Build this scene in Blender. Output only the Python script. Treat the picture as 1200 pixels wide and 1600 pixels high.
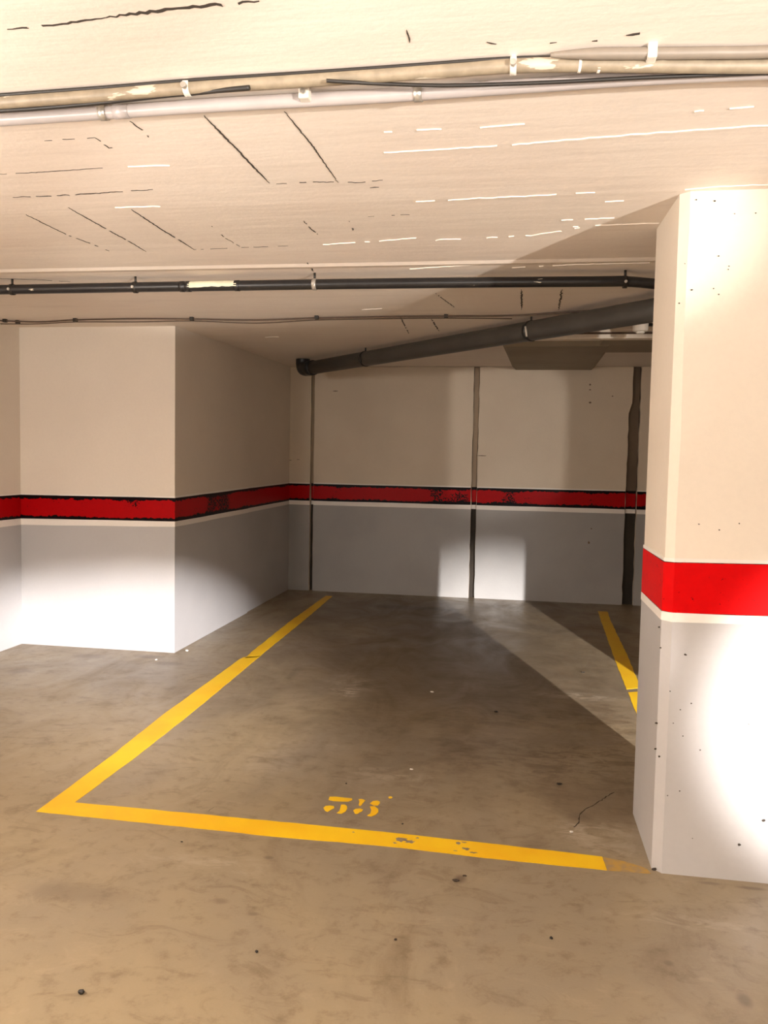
import bpy, bmesh, math, random
from mathutils import Vector, Matrix

for o in list(bpy.data.objects):
    bpy.data.objects.remove(o, do_unlink=True)
scene = bpy.context.scene
col = scene.collection
rnd = random.Random(7)

# ------------------------------------------------------------------ camera
F, CX, CY = 1250.0, 600.0, 800.0
PITCH, YAW, ROLL, CAM_H = math.radians(3.57), math.radians(9.3), math.radians(1.1), 1.40
fw = Vector((-math.sin(YAW) * math.cos(PITCH), math.cos(YAW) * math.cos(PITCH), -math.sin(PITCH)))
r0 = Vector((math.cos(YAW), math.sin(YAW), 0))
u0 = r0.cross(fw)
rt = r0 * math.cos(ROLL) + u0 * math.sin(ROLL)
up = rt.cross(fw)
CAM = Vector((0, 0, CAM_H))
cam_data = bpy.data.cameras.new('camera')
cam_data.sensor_fit = 'VERTICAL'
cam_data.sensor_height = 36.0
cam_data.lens = F / 1600.0 * 36.0
cam_data.clip_start = 0.05
cam = bpy.data.objects.new('camera', cam_data)
m3 = Matrix((rt, up, -fw)).transposed()
cam.matrix_world = Matrix.Translation(CAM) @ m3.to_4x4()
col.objects.link(cam)
scene.camera = cam

# ------------------------------------------------------------------ world, lamps, exposure
world = bpy.data.worlds.new('world')
scene.world = world
world.use_nodes = True
world.node_tree.nodes['Background'].inputs[0].default_value = (0.9, 0.85, 0.8, 1)
world.node_tree.nodes['Background'].inputs[1].default_value = 0.02
scene.view_settings.view_transform = 'Standard'
scene.view_settings.look = 'None'
scene.view_settings.gamma = 1.0
scene.view_settings.use_curve_mapping = False
scene.view_settings.exposure = 0.70

WARM = (1.0, 0.925, 0.845)


def point_lamp(name, loc, power, color=WARM, radius=0.06):
    d = bpy.data.lights.new(name, 'POINT')
    d.energy, d.color, d.shadow_soft_size = power, color, radius
    o = bpy.data.objects.new(name, d)
    o.location = loc
    col.objects.link(o)
    return o


def spot_lamp(name, loc, target, half_deg, blend, power, color=WARM, radius=0.04, flat=1.0):
    d = bpy.data.lights.new(name, 'SPOT')
    d.energy, d.color, d.shadow_soft_size = power, color, radius
    d.spot_size, d.spot_blend = math.radians(2 * half_deg), blend
    o = bpy.data.objects.new(name, d)
    o.location = loc
    dv = Vector(target) - Vector(loc)
    o.rotation_euler = dv.to_track_quat('-Z', 'Y').to_euler()
    o.scale = (1.0, flat, 1.0)      # flattened, letterbox-shaped beam
    col.objects.link(o)
    return o


def area_lamp(name, loc, sx, sy, power, color=WARM):
    d = bpy.data.lights.new(name, 'AREA')
    d.shape, d.size, d.size_y = 'RECTANGLE', sx, sy
    d.energy, d.color = power, color
    o = bpy.data.objects.new(name, d)
    o.location = loc
    col.objects.link(o)
    return o


# added low spot with no real source: throws the pillar's shadow across the ceiling
spot_lamp('added_spot_ceiling', (4.11, -3.0, 0.62), (-2.15, 5.0, 3.05), 8.8, 0.5, 1700, WARM, 0.05, 0.55)
# added unseen spots with narrow beams that brighten the block and back wall
spot_lamp('added_spot_block', (4.11, -3.0, 2.12), (-3.4, 6.0, -0.22), 8.8, 0.9, 7600, (1.0, 0.95, 0.94), 0.04, 0.45)
spot_lamp('added_spot_back_wall', (3.45, -4.5, 2.12), (-0.2, 8.33, -0.55), 5.8, 1.0, 11000, (1.0, 0.95, 0.92), 0.04, 0.92)
spot_lamp('added_spot_upper_wall', (2.08, -0.5, 1.9), (-0.17, 8.33, 1.7), 6.0, 0.4, 300, WARM, 0.05)
# added fill lights around the camera, no fixtures there: soft points, then uplights
for i, (lx, ly, lp) in enumerate(((-2.7, 0.9, 85), (-0.4, -0.5, 38), (3.2, -0.6, 34))):
    point_lamp('added_fill_light', (lx, ly, 1.80), lp, WARM, 0.22)
for i, (lx, ly, lp) in enumerate(((-2.3, 0.4, 40), (-0.1, -0.2, 36), (2.1, -0.3, 30))):
    a_ = area_lamp('added_ceiling_uplight', (lx, ly, 1.40), 1.2, 0.25, lp)  # added to brighten the ceiling, no such fixture stands here
    a_.rotation_euler = (math.radians(180), 0, 0)


# ------------------------------------------------------------------ helpers: coordinates
CEIL_PROFILE = [(-6.2, 2.305), (2.8, 2.305), (3.3, 2.32), (5.4, 2.325), (8.45, 2.401)]


def cz(y):
    for (y0, z0), (y1, z1) in zip(CEIL_PROFILE, CEIL_PROFILE[1:]):
        if y <= y1:
            t = max(0.0, (y - y0) / (y1 - y0))
            return z0 + t * (z1 - z0)
    return CEIL_PROFILE[-1][1]


def on_z(px, py, z):
    d = fw * F + rt * (px - CX) - up * (py - CY)
    return CAM + d * ((z - CAM_H) / d.z)


def on_floor(px, py):
    p = on_z(px, py, 0.0)
    return (p.x, p.y)


def on_ceiling(px, py, off=0.0):
    z = 2.33
    for _ in range(25):
        z = cz(on_z(px, py, z).y) - off
    return on_z(px, py, z)


def on_y(px, py, y):
    d = fw * F + rt * (px - CX) - up * (py - CY)
    return CAM + d * (y / d.y)


# ------------------------------------------------------------------ helpers: objects
def link(name, me, mat=None, parent=None):
    o = bpy.data.objects.new(name, me)
    if mat:
        me.materials.append(mat)
    col.objects.link(o)
    if parent:
        o.parent = parent
    return o


def mesh_obj(name, verts, faces, mat=None, parent=None, smooth=False, uvs=None):
    me = bpy.data.meshes.new(name)
    me.from_pydata([tuple(v) for v in verts], [], faces)
    if uvs:
        lay = me.uv_layers.new(name='UVMap')
        for poly in me.polygons:
            for li in poly.loop_indices:
                lay.data[li].uv = uvs[me.loops[li].vertex_index]
    bm = bmesh.new()
    bm.from_mesh(me)
    bmesh.ops.recalc_face_normals(bm, faces=bm.faces)
    bm.to_mesh(me)
    bm.free()
    if smooth:
        for p in me.polygons:
            p.use_smooth = True
    return link(name, me, mat, parent)


def thing(name, label, cat, group=None, loc=(0, 0, 0)):
    o = bpy.data.objects.new(name, None)
    o.empty_display_size = 0.1
    col.objects.link(o)
    return tag(o, label, cat, group)


def tag(o, label=None, cat=None, group=None, kind=None):
    for k, v in (('label', label), ('category', cat), ('group', group), ('kind', kind)):
        if v:
            o[k] = v
    return o


def prism(name, outline, z0, z1, mat, parent=None):
    """outline: plan polygon; z1 may be a function of y."""
    n = len(outline)
    top = z1 if callable(z1) else (lambda y: z1)
    v = [(x, y, z0) for x, y in outline] + [(x, y, top(y)) for x, y in outline]
    f = [tuple(range(n)), tuple(range(n, 2 * n))]
    f += [(i, (i + 1) % n, n + (i + 1) % n, n + i) for i in range(n)]
    return mesh_obj(name, v, f, mat, parent)


def box(name, a, b, mat, parent=None, bevel=0.0):
    x0, y0, z0 = a
    x1, y1, z1 = b
    bm = bmesh.new()
    bmesh.ops.create_cube(bm, size=1)
    for v in bm.verts:
        v.co = Vector(((x0 + x1) / 2 + v.co.x * (x1 - x0), (y0 + y1) / 2 + v.co.y * (y1 - y0),
                       (z0 + z1) / 2 + v.co.z * (z1 - z0)))
    if bevel:
        bmesh.ops.bevel(bm, geom=bm.edges[:], offset=bevel, segments=2, affect='EDGES', profile=0.6)
    me = bpy.data.meshes.new(name)
    bm.to_mesh(me)
    bm.free()
    return link(name, me, mat, parent)


def ribbon(name, pts, z0s, z1s, t, mat, parent, side=-1, sub=0.25, base=0.0):
    """A thin coat of paint of thickness t that follows a wall polyline; side -1 = on the right of the walk.
    UV: u in metres along the wall, v 0..1 across."""
    P = [Vector((p[0], p[1])) for p in pts]
    nrm = []
    for i in range(len(P) - 1):
        d = (P[i + 1] - P[i]).normalized()
        nrm.append(Vector((d.y, -d.x)) * (1 if side == -1 else -1))
    off = []
    for i in range(len(P)):
        if i == 0:
            off.append(nrm[0])
        elif i == len(P) - 1:
            off.append(nrm[-1])
        else:
            s = nrm[i - 1] + nrm[i]
            off.append(s / max(0.3, s.dot(nrm[i])))
    st = []
    for i in range(len(P) - 1):
        L = (P[i + 1] - P[i]).length
        k = max(1, int(L / sub))
        for j in range(k):
            f = j / k
            st.append((P[i].lerp(P[i + 1], f), off[i] if j == 0 else nrm[i], z0s[i] + f * (z0s[i + 1] - z0s[i]),
                       z1s[i] + f * (z1s[i + 1] - z1s[i]), j == 0))
    st.append((P[-1], off[-1], z0s[-1], z1s[-1], True))
    verts, faces, uvs = [], [], []
    u = base
    last = None
    for p, o_, a, b, fixed in st:
        if last is not None:
            u += (p - last).length
        last = p
        ja, jb = (0, 0) if a <= 0.001 else (rnd.uniform(-.0015, .0015), rnd.uniform(-.0015, .0015))
        q = p + o_ * t
        verts += [(p.x, p.y, a + ja), (q.x, q.y, a + ja), (q.x, q.y, b + jb), (p.x, p.y, b + jb)]
        uvs += [(u, 0), (u, 0), (u, 1), (u, 1)]
    for i in range(len(st) - 1):
        k = 4 * i
        faces += [(k + 1, k + 5, k + 6, k + 2), (k, k + 4, k + 5, k + 1), (k + 3, k + 2, k + 6, k + 7)]
    e = 4 * (len(st) - 1)
    faces += [(0, 1, 2, 3), (e, e + 3, e + 2, e + 1)]
    return mesh_obj(name, verts, faces, mat, parent, uvs=uvs)


def smooth_path(pts, n=8):
    P = [Vector(p) for p in pts]
    if len(P) < 3:
        return P
    out = []
    for i in range(len(P) - 1):
        a, b, c, d = P[max(0, i - 1)], P[i], P[i + 1], P[min(len(P) - 1, i + 2)]
        for j in range(n):
            t = j / n
            out.append(0.5 * ((2 * b) + (c - a) * t + (2 * a - 5 * b + 4 * c - d) * t * t + (3 * b - a - 3 * c + d) * t ** 3))
    out.append(P[-1])
    return out


def tube(name, path, radius, mat, parent=None, seg=18, cap=True):
    """path: points; radius: number or list."""
    P = [Vector(p) for p in path]
    R = radius if isinstance(radius, (list, tuple)) else [radius] * len(P)
    verts, faces = [], []
    prev = None
    for i, p in enumerate(P):
        d = ((P[min(i + 1, len(P) - 1)] - P[max(i - 1, 0)])).normalized()
        if prev is None:
            ref = Vector((0, 0, 1)) if abs(d.z) < 0.9 else Vector((1, 0, 0))
            a = d.cross(ref).normalized()
        else:
            a = (prev - d * prev.dot(d)).normalized()
        prev = a
        b = d.cross(a)
        for k in range(seg):
            t = 2 * math.pi * k / seg
            verts.append(p + (a * math.cos(t) + b * math.sin(t)) * R[i])
    for i in range(len(P) - 1):
        for k in range(seg):
            faces.append((i * seg + k, i * seg + (k + 1) % seg, (i + 1) * seg + (k + 1) % seg, (i + 1) * seg + k))
    if cap:
        faces.append(tuple(range(seg)))
        faces.append(tuple(range((len(P) - 1) * seg, len(P) * seg)))
    o = mesh_obj(name, verts, faces, mat, parent)
    for p in o.data.polygons:
        p.use_smooth = len(p.vertices) == 4
    return o


def slab_xy(name, outline, z0, t, mat, parent=None):
    n = len(outline)
    v = [(x, y, z0) for x, y in outline] + [(x, y, z0 + t) for x, y in outline]
    f = [tuple(range(n)), tuple(range(n, 2 * n))] + [(i, (i + 1) % n, n + (i + 1) % n, n + i) for i in range(n)]
    return mesh_obj(name, v, f, mat, parent)


# ------------------------------------------------------------------ materials
class NT:
    def __init__(self, name):
        self.m = bpy.data.materials.new(name)
        self.m.use_nodes = True
        self.t = self.m.node_tree
        self.b = self.t.nodes['Principled BSDF']
        self.co = self.n('ShaderNodeTexCoord')

    def n(self, kind, **kw):
        x = self.t.nodes.new(kind)
        for k, v in kw.items():
            setattr(x, k, v)
        return x

    def l(self, a, b):
        self.t.links.new(a, b)

    def noise(self, scale, detail=4, rough=0.55, vec=None, stretch=None, dist=0.0):
        v = vec or self.co.outputs['Object']
        if stretch:
            mp = self.n('ShaderNodeMapping')
            mp.inputs['Scale'].default_value = stretch
            self.l(v, mp.inputs['Vector'])
            v = mp.outputs['Vector']
        x = self.n('ShaderNodeTexNoise')
        x.inputs['Scale'].default_value = scale
        x.inputs['Detail'].default_value = detail
        x.inputs['Roughness'].default_value = rough
        x.inputs['Distortion'].default_value = dist
        self.l(v, x.inputs['Vector'])
        return x.outputs['Fac']

    def ramp(self, fac, a, b, ca=0.0, cb=1.0):
        x = self.n('ShaderNodeMapRange')
        x.interpolation_type = 'SMOOTHSTEP'
        x.inputs['From Min'].default_value = a
        x.inputs['From Max'].default_value = b
        x.inputs['To Min'].default_value = ca
        x.inputs['To Max'].default_value = cb
        self.l(fac, x.inputs['Value'])
        return x.outputs['Result']

    def math(self, op, a, b=None):
        x = self.n('ShaderNodeMath', operation=op)
        for i, v in enumerate((a, b)):
            if v is None:
                continue
            if isinstance(v, (int, float)):
                x.inputs[i].default_value = v
            else:
                self.l(v, x.inputs[i])
        return x.outputs[0]

    def mix(self, fac, a, b, mode='MIX'):
        x = self.n('ShaderNodeMix', data_type='RGBA', blend_type=mode)
        if isinstance(fac, (int, float)):
            x.inputs[0].default_value = fac
        else:
            self.l(fac, x.inputs[0])
        for i, v in ((6, a), (7, b)):
            if isinstance(v, tuple):
                x.inputs[i].default_value = (*v[:3], 1)
            else:
                self.l(v, x.inputs[i])
        return x.outputs[2]

    def bump(self, height, strength, distance=0.01):
        x = self.n('ShaderNodeBump')
        x.inputs['Strength'].default_value = strength
        x.inputs['Distance'].default_value = distance
        self.l(height, x.inputs['Height'])
        self.l(x.outputs[0], self.b.inputs['Normal'])

    def color(self, c):
        if isinstance(c, tuple):
            self.b.inputs['Base Color'].default_value = (*c, 1)
        else:
            self.l(c, self.b.inputs['Base Color'])

    def rough(self, v):
        if isinstance(v, (int, float)):
            self.b.inputs['Roughness'].default_value = v
        else:
            self.l(v, self.b.inputs['Roughness'])


def paint(name, c, c2, rough=0.6, bump=0.12, specks=0.0, spec=0.4, nscale=1.3, streak=None):
    t = NT(name)
    base = t.mix(t.ramp(t.noise(nscale, 5), 0.35, 0.7), c, c2)
    if streak:
        st = t.noise(4.0, 6, 0.6, None, streak)
        base = t.mix(t.ramp(st, 0.5, 0.75, 0.0, 0.5), base, tuple(x * 0.86 for x in c2))
    fine = t.noise(60, 3)
    base = t.mix(t.ramp(fine, 0.3, 0.75, 0.0, 0.12), base, tuple(x * 0.8 for x in c))
    if specks:
        vo = t.n('ShaderNodeTexVoronoi')
        vo.inputs['Scale'].default_value = 9
        t.l(t.co.outputs['Object'], vo.inputs['Vector'])
        gate = t.ramp(t.noise(2.5, 2), 0.55, 0.6)
        dot = t.ramp(vo.outputs['Distance'], 0.03 * specks, 0.05 * specks, 1.0, 0.0)
        base = t.mix(t.math('MULTIPLY', dot, gate), base, (0.06, 0.045, 0.035))
    t.color(base)
    t.rough(rough)
    t.b.inputs['Specular IOR Level'].default_value = spec
    hs = t.math('ADD', t.math('MULTIPLY', t.noise(7, 3, 0.5, None, streak), 1.0), t.math('MULTIPLY', fine, 0.25))
    t.bump(hs, bump, 0.02)
    return t.m


def plain(name, c, rough=0.5, metal=0.0, var=0.15, scale=25, spec=0.5, bump=0.05):
    t = NT(name)
    t.color(t.mix(t.ramp(t.noise(scale, 4), 0.3, 0.7), c, tuple(x * (1 - var) for x in c)))
    t.rough(rough)
    t.b.inputs['Metallic'].default_value = metal
    t.b.inputs['Specular IOR Level'].default_value = spec
    t.bump(t.noise(scale * 2, 3), bump, 0.004)
    return t.m


def pipe_paint(name, c, splash, amount, rough=0.45):
    """pipe with pale paint splashes left by the brush"""
    t = NT(name)
    n = t.noise(9, 4, 0.6, stretch=(0.7, 3.0, 3.0))
    k = t.ramp(n, amount, amount + 0.02)
    base = t.mix(t.ramp(t.noise(30, 3), 0.3, 0.7), c, tuple(x * 0.75 for x in c))
    t.color(t.mix(k, base, splash))
    t.rough(rough)
    t.bump(n, 0.06, 0.004)
    return t.m


def stripe_paint(name, edge, blotch, red=(0.56, 0.003, 0.006), seed=0.0, glossy=0.35):
    """red band with ragged black borders and black blotches: crushed shade put into the colour"""
    t = NT(name)
    uv = t.n('ShaderNodeSeparateXYZ')
    t.l(t.co.outputs['UV'], uv.inputs[0])
    v = uv.outputs[1]
    d = t.math('SUBTRACT', 0.5, t.math('ABSOLUTE', t.math('SUBTRACT', v, 0.5)))
    mp = t.n('ShaderNodeMapping')
    mp.inputs['Location'].default_value = (seed, seed * 1.7, 0)
    mp.inputs['Scale'].default_value = (1.0, 0.17, 1)
    t.l(t.co.outputs['UV'], mp.inputs['Vector'])
    nv = mp.outputs['Vector']
    n1 = t.noise(28, 5, 0.65, nv)
    n2 = t.noise(2.2, 2, 0.5, nv)
    n3 = t.noise(55, 4, 0.7, nv)
    big = t.ramp(n2, 0.42, 0.62, 0.8, 1.3)
    wid = t.math('MULTIPLY', t.math('MULTIPLY', t.ramp(n1, 0.25, 0.75, 0.55, 1.35), big), edge)
    e = t.math('LESS_THAN', d, wid)
    sc = t.math('MULTIPLY', t.ramp(n2, 0.52, 0.64), blotch)
    s = t.math('GREATER_THAN', t.math('ADD', n3, t.math('MULTIPLY', sc, 0.2)), 0.66)
    k = t.math('MAXIMUM', e, s)
    base = t.mix(t.ramp(n1, 0.3, 0.7, 0, 0.25), red, tuple(x * 0.7 for x in red))
    t.color(t.mix(k, base, (0.006, 0.003, 0.004)))
    t.rough(glossy)
    t.b.inputs['Specular IOR Level'].default_value = 0.08
    t.bump(n3, 0.08, 0.004)
    return t.m


M = {}
CREAM = (0.78, 0.70, 0.61)
M['cream'] = paint('cream_wall_paint', CREAM, (0.74, 0.66, 0.575), 0.62, 0.10)
M['cream_pillar'] = paint('cream_pillar_paint', (0.82, 0.74, 0.64), (0.79, 0.705, 0.60), 0.55, 0.10)
M['cream_ceiling'] = paint('cream_ceiling_paint', (0.87, 0.782, 0.695), (0.84, 0.73, 0.64), 0.75, 0.10, 0.5, 0.3, 0.9, (0.35, 2.2, 1.0))
M['dado'] = paint('grey_dado_paint', (0.50, 0.488, 0.487), (0.46, 0.448, 0.45), 0.42, 0.08, 0.0, 0.45)
M['white'] = paint('white_line_paint', (0.88, 0.83, 0.78), (0.82, 0.77, 0.72), 0.5, 0.08)
M['joint'] = paint('joint_mortar', (0.40, 0.31, 0.22), (0.30, 0.23, 0.165), 0.85, 0.3)
M['joint_deep'] = paint('joint_mortar_brown', (0.20, 0.15, 0.105), (0.14, 0.10, 0.07), 0.9, 0.3)
M['joint_dark'] = paint('open_joint_dark', (0.035, 0.028, 0.022), (0.05, 0.04, 0.03), 0.9, 0.2)
M['raw_concrete_and_shade'] = paint('raw_concrete_and_shade', (0.36, 0.30, 0.225), (0.29, 0.24, 0.18), 0.85, 0.25)
M['cream_back_shaded'] = paint('cream_back_wall_shaded_paint', (0.71, 0.615, 0.495), (0.66, 0.565, 0.45), 0.7, 0.12)  # browner paint, darkened further to carry the shade at the bay's back
M['dado_back_shaded'] = paint('grey_back_dado_shaded_paint', (0.37, 0.36, 0.35), (0.33, 0.32, 0.312), 0.5, 0.10)  # dado grey darkened to put the back wall's shade into the colour
M['red_pillar'] = stripe_paint('red_stripe_paint_pillar', 0.012, 0.0, (0.66, 0.001, 0.002), 3.1, 0.5)
M['red_block'] = stripe_paint('red_stripe_paint_block', 0.145, 1.0, (0.42, 0.002, 0.004), 0.35)
M['red_back'] = stripe_paint('red_stripe_paint_back', 0.16, 0.9, (0.42, 0.002, 0.004), 5.2)
M['crack'] = plain('crack_dark', (0.055, 0.042, 0.032), 0.9)
M['ridge'] = plain('ridge_pale_paint', (0.90, 0.82, 0.735), 0.6, 0, 0.05)
M['black_pipe'] = pipe_paint('black_pipe_plastic', (0.018, 0.016, 0.016), (0.62, 0.56, 0.44), 0.70, 0.35)
M['drain_pipe'] = plain('drain_pipe_grey_plastic', (0.070, 0.063, 0.055), 0.42, 0, 0.2, 6)
M['drain_elbow'] = plain('drain_elbow_dark_plastic', (0.022, 0.021, 0.021), 0.35)
M['beige_pipe'] = pipe_paint('beige_conduit_paint', (0.31, 0.25, 0.175), (0.52, 0.45, 0.35), 0.62, 0.5)
M['white_pipe'] = plain('white_conduit_plastic', (0.43, 0.385, 0.37), 0.3, 0, 0.06)
M['grey_pipe'] = plain('grey_conduit_plastic', (0.24, 0.20, 0.16), 0.45, 0, 0.1)
M['cable'] = plain('dark_cable_and_shade_line', (0.022, 0.018, 0.015), 0.5)
M['brown_cable'] = plain('brown_cable_and_shade_line', (0.10, 0.065, 0.045), 0.55)
M['metal'] = plain('clip_zinc_metal', (0.62, 0.58, 0.52), 0.35, 0.7, 0.2)
M['pale_clip'] = plain('clip_pale_plastic', (0.80, 0.74, 0.65), 0.4)
M['dark_clip'] = plain('clip_dark_metal', (0.03, 0.025, 0.02), 0.45, 0.3)
M['trunking'] = plain('pale_trunking_plastic', (0.86, 0.76, 0.64), 0.45, 0, 0.08)
M['white_plastic'] = plain('white_fitting_plastic', (0.85, 0.80, 0.72), 0.4, 0, 0.05)
M['patch'] = plain('pale_paint_patch', (0.74, 0.70, 0.52), 0.6)
M['pebble_dark'] = plain('debris_dark', (0.02, 0.015, 0.012), 0.6, 0, 0.5, 80)
M['pebble_pale'] = plain('debris_pale', (0.8, 0.76, 0.7), 0.8, 0, 0.3, 80)
M['leaf'] = plain('debris_brown', (0.055, 0.035, 0.022), 0.8, 0, 0.5, 80)


def yellow_paint(name, amount, seed=0.0):
    t = NT(name)
    mp = t.n('ShaderNodeMapping')
    mp.inputs['Location'].default_value = (seed, seed, 0)
    t.l(t.co.outputs['Object'], mp.inputs['Vector'])
    v = mp.outputs['Vector']
    base = t.mix(t.ramp(t.noise(2.2, 4, vec=v), 0.35, 0.7), (0.78, 0.50, 0.008), (0.74, 0.40, 0.006))
    worn = t.ramp(t.noise(16, 5, 0.65, v), amount, amount + 0.03)
    base = t.mix(t.math('MULTIPLY', worn, 0.85), base, (0.33, 0.24, 0.14))
    t.color(base)
    t.rough(0.5)
    t.bump(t.noise(90, 2), 0.08, 0.003)
    return t.m


M['yellow'] = yellow_paint('yellow_line_paint', 0.735)
M['yellow_number'] = yellow_paint('yellow_number_paint', 0.66, 2.0)


def worn_end_paint():
    """faded far end of the front line: thin yellow through which the concrete shows"""
    t = NT('yellow_faded_paint')
    k = t.ramp(t.noise(30, 5, 0.6), 0.40, 0.62)
    t.color(t.mix(k, (0.40, 0.24, 0.05), (0.29, 0.205, 0.11)))
    t.rough(0.6)
    return t.m


M['yellow_faded'] = worn_end_paint()


def floor_material():
    t = NT('concrete_floor')
    P = t.co.outputs['Object']
    big = t.noise(0.55, 6, 0.6, P, None, 0.6)
    mid = t.noise(2.4, 7, 0.62, P, (1.0, 0.6, 1.0), 1.2)
    fine = t.noise(14, 6, 0.65, P)
    grain = t.noise(120, 3, 0.6, P)
    tan, grey, brown, pale = (0.29, 0.226, 0.140), (0.225, 0.182, 0.132), (0.12, 0.08, 0.042), (0.36, 0.28, 0.19)
    base = t.mix(t.ramp(big, 0.38, 0.66), tan, grey)
    base = t.mix(t.ramp(mid, 0.52, 0.78, 0, 0.55), base, brown)
    base = t.mix(t.ramp(mid, 0.22, 0.42, 0.45, 0.0), base, pale)
    base = t.mix(t.ramp(fine, 0.5, 0.72, 0, 0.5), base, brown)
    streaks = t.noise(5.5, 9, 0.7, P, (0.8, 1.5, 1.0), 1.4)
    base = t.mix(t.ramp(streaks, 0.52, 0.66, 0, 0.4), base, brown)
    base = t.mix(t.ramp(streaks, 0.30, 0.44, 0.35, 0), base, pale)
    base = t.mix(t.ramp(grain, 0.45, 0.8, 0, 0.25), base, (0.30, 0.24, 0.17))
    sep = t.n('ShaderNodeSeparateXYZ')
    t.l(P, sep.inputs[0])
    wob = t.math('MULTIPLY', t.math('SUBTRACT', t.noise(3.0, 5, 0.65, P), 0.5), 1.5)

    rag_mask = t.ramp(t.noise(11, 8, 0.7, P, (0.7, 1.6, 1.0), 1.0), 0.44, 0.60)

    def stain_and_shade(b, x, y, rx, ry, c, k, rag=1.0, edge=0.6, speck=None):
        dx = t.math('DIVIDE', t.math('SUBTRACT', sep.outputs[0], x), rx)
        dy = t.math('DIVIDE', t.math('SUBTRACT', sep.outputs[1], y), ry)
        r = t.math('SQRT', t.math('ADD', t.math('MULTIPLY', dx, dx), t.math('MULTIPLY', dy, dy)))
        r = t.math('ADD', r, t.math('MULTIPLY', wob, rag))
        m = t.ramp(r, 1 - edge, 1 + edge * 0.4, k, 0.0)
        if speck:
            m = t.math('MULTIPLY', m, speck)
        return t.mix(m, b, c)

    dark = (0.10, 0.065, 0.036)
    # oil-darkened wheel and engine zone, deepened to paint in the bay's shade
    base = stain_and_shade(base, -0.35, 5.6, 1.35, 2.3, (0.085, 0.060, 0.034), 0.82, 0.8, 0.9)
    base = stain_and_shade(base, 0.35, 4.1, 0.8, 0.85, dark, 0.75, 1.0, 0.8, rag_mask)
    base = stain_and_shade(base, -0.3, 4.9, 0.9, 0.9, dark, 0.5, 1.2, 0.8, rag_mask)
    base = stain_and_shade(base, -0.7, 7.4, 1.5, 1.1, (0.10, 0.072, 0.042), 0.7, 0.7, 0.9)  # back of the bay floor darkened to carry its shade
    base = stain_and_shade(base, -0.75, 6.6, 0.4, 0.35, dark, 0.6, 0.8)
    base = stain_and_shade(base, -1.0, 7.6, 0.45, 0.12, (0.04, 0.03, 0.02), 0.7, 0.5)
    base = stain_and_shade(base, 0.38, 3.35, 0.28, 0.25, (0.13, 0.09, 0.055), 0.5, 1.0)
    # pale scrapes and spills
    for px, py, rx, ry, k in ((545, 1083, .05, .07, .8), (545, 1070, .16, .22, .35), (610, 1215, .22, .09, .35),
                              (900, 1088, .28, .06, .5), (880, 1150, .35, .10, .25), (930, 1300, .14, .10, .55),
                              (430, 1180, .12, .25, .2), (960, 1330, .10, .05, .4), (1070, 1440, .18, .025, .35),
                              (330, 1350, .18, .06, .3)):
        fx, fy = on_floor(px, py)
        base = stain_and_shade(base, fx, fy, rx * 1.35, ry * 1.35, (0.44, 0.37, 0.285), k, 1.3, 0.8, rag_mask)
    # darker scuffs
    for px, py, rx, ry, k in ((232, 1026, .11, .06, .75), (262, 1037, .10, .05, .7), (140, 1025, .12, .07, .5), (30, 1048, .08, .08, .5),
                              (420, 1340, .02, .012, .7), (720, 1373, .022, .03, .85), (1163, 1562, .022, .035, .7),
                              (905, 1275, .05, .05, .6), (1045, 1505, .015, .015, .6), (125, 1395, .2, .06, .35), (395, 1428, .02, .012, .6),
                              (345, 1408, .03, .02, .5), (1175, 1388, .05, .012, .7), (1110, 1380, .05, .012, .55)):
        fx, fy = on_floor(px, py)
        base = stain_and_shade(base, fx, fy, rx, ry, (0.12, 0.085, 0.055), k, 0.5, 0.7)
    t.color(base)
    t.rough(t.ramp(mid, 0.3, 0.7, 0.30, 0.5))
    t.b.inputs['Specular IOR Level'].default_value = 0.5
    t.bump(t.math('ADD', fine, t.math('MULTIPLY', grain, 0.3)), 0.10, 0.008)
    return t.m


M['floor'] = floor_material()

# ------------------------------------------------------------------ the setting
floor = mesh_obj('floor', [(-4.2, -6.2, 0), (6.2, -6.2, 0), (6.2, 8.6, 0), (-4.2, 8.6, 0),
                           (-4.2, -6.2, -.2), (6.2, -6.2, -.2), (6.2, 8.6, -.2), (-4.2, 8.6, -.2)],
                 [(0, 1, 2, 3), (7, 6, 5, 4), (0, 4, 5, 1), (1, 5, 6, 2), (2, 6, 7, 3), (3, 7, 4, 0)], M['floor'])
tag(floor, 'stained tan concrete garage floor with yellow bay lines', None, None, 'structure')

cv, cf = [], []
for y, z in CEIL_PROFILE:
    cv += [(-4.2, y, z), (6.2, y, z), (6.2, y, z + 0.25), (-4.2, y, z + 0.25)]
for i in range(len(CEIL_PROFILE) - 1):
    k = 4 * i
    cf += [(k, k + 1, k + 5, k + 4), (k + 1, k + 2, k + 6, k + 5), (k + 2, k + 3, k + 7, k + 6), (k + 3, k, k + 4, k + 7)]
e = 4 * (len(CEIL_PROFILE) - 1)
cf += [(0, 3, 2, 1), (e, e + 1, e + 2, e + 3)]
ceiling = mesh_obj('ceiling', cv, cf, M['cream_ceiling'])
tag(ceiling, 'low cream painted concrete ceiling with formwork board marks', None, None, 'structure')

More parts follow.
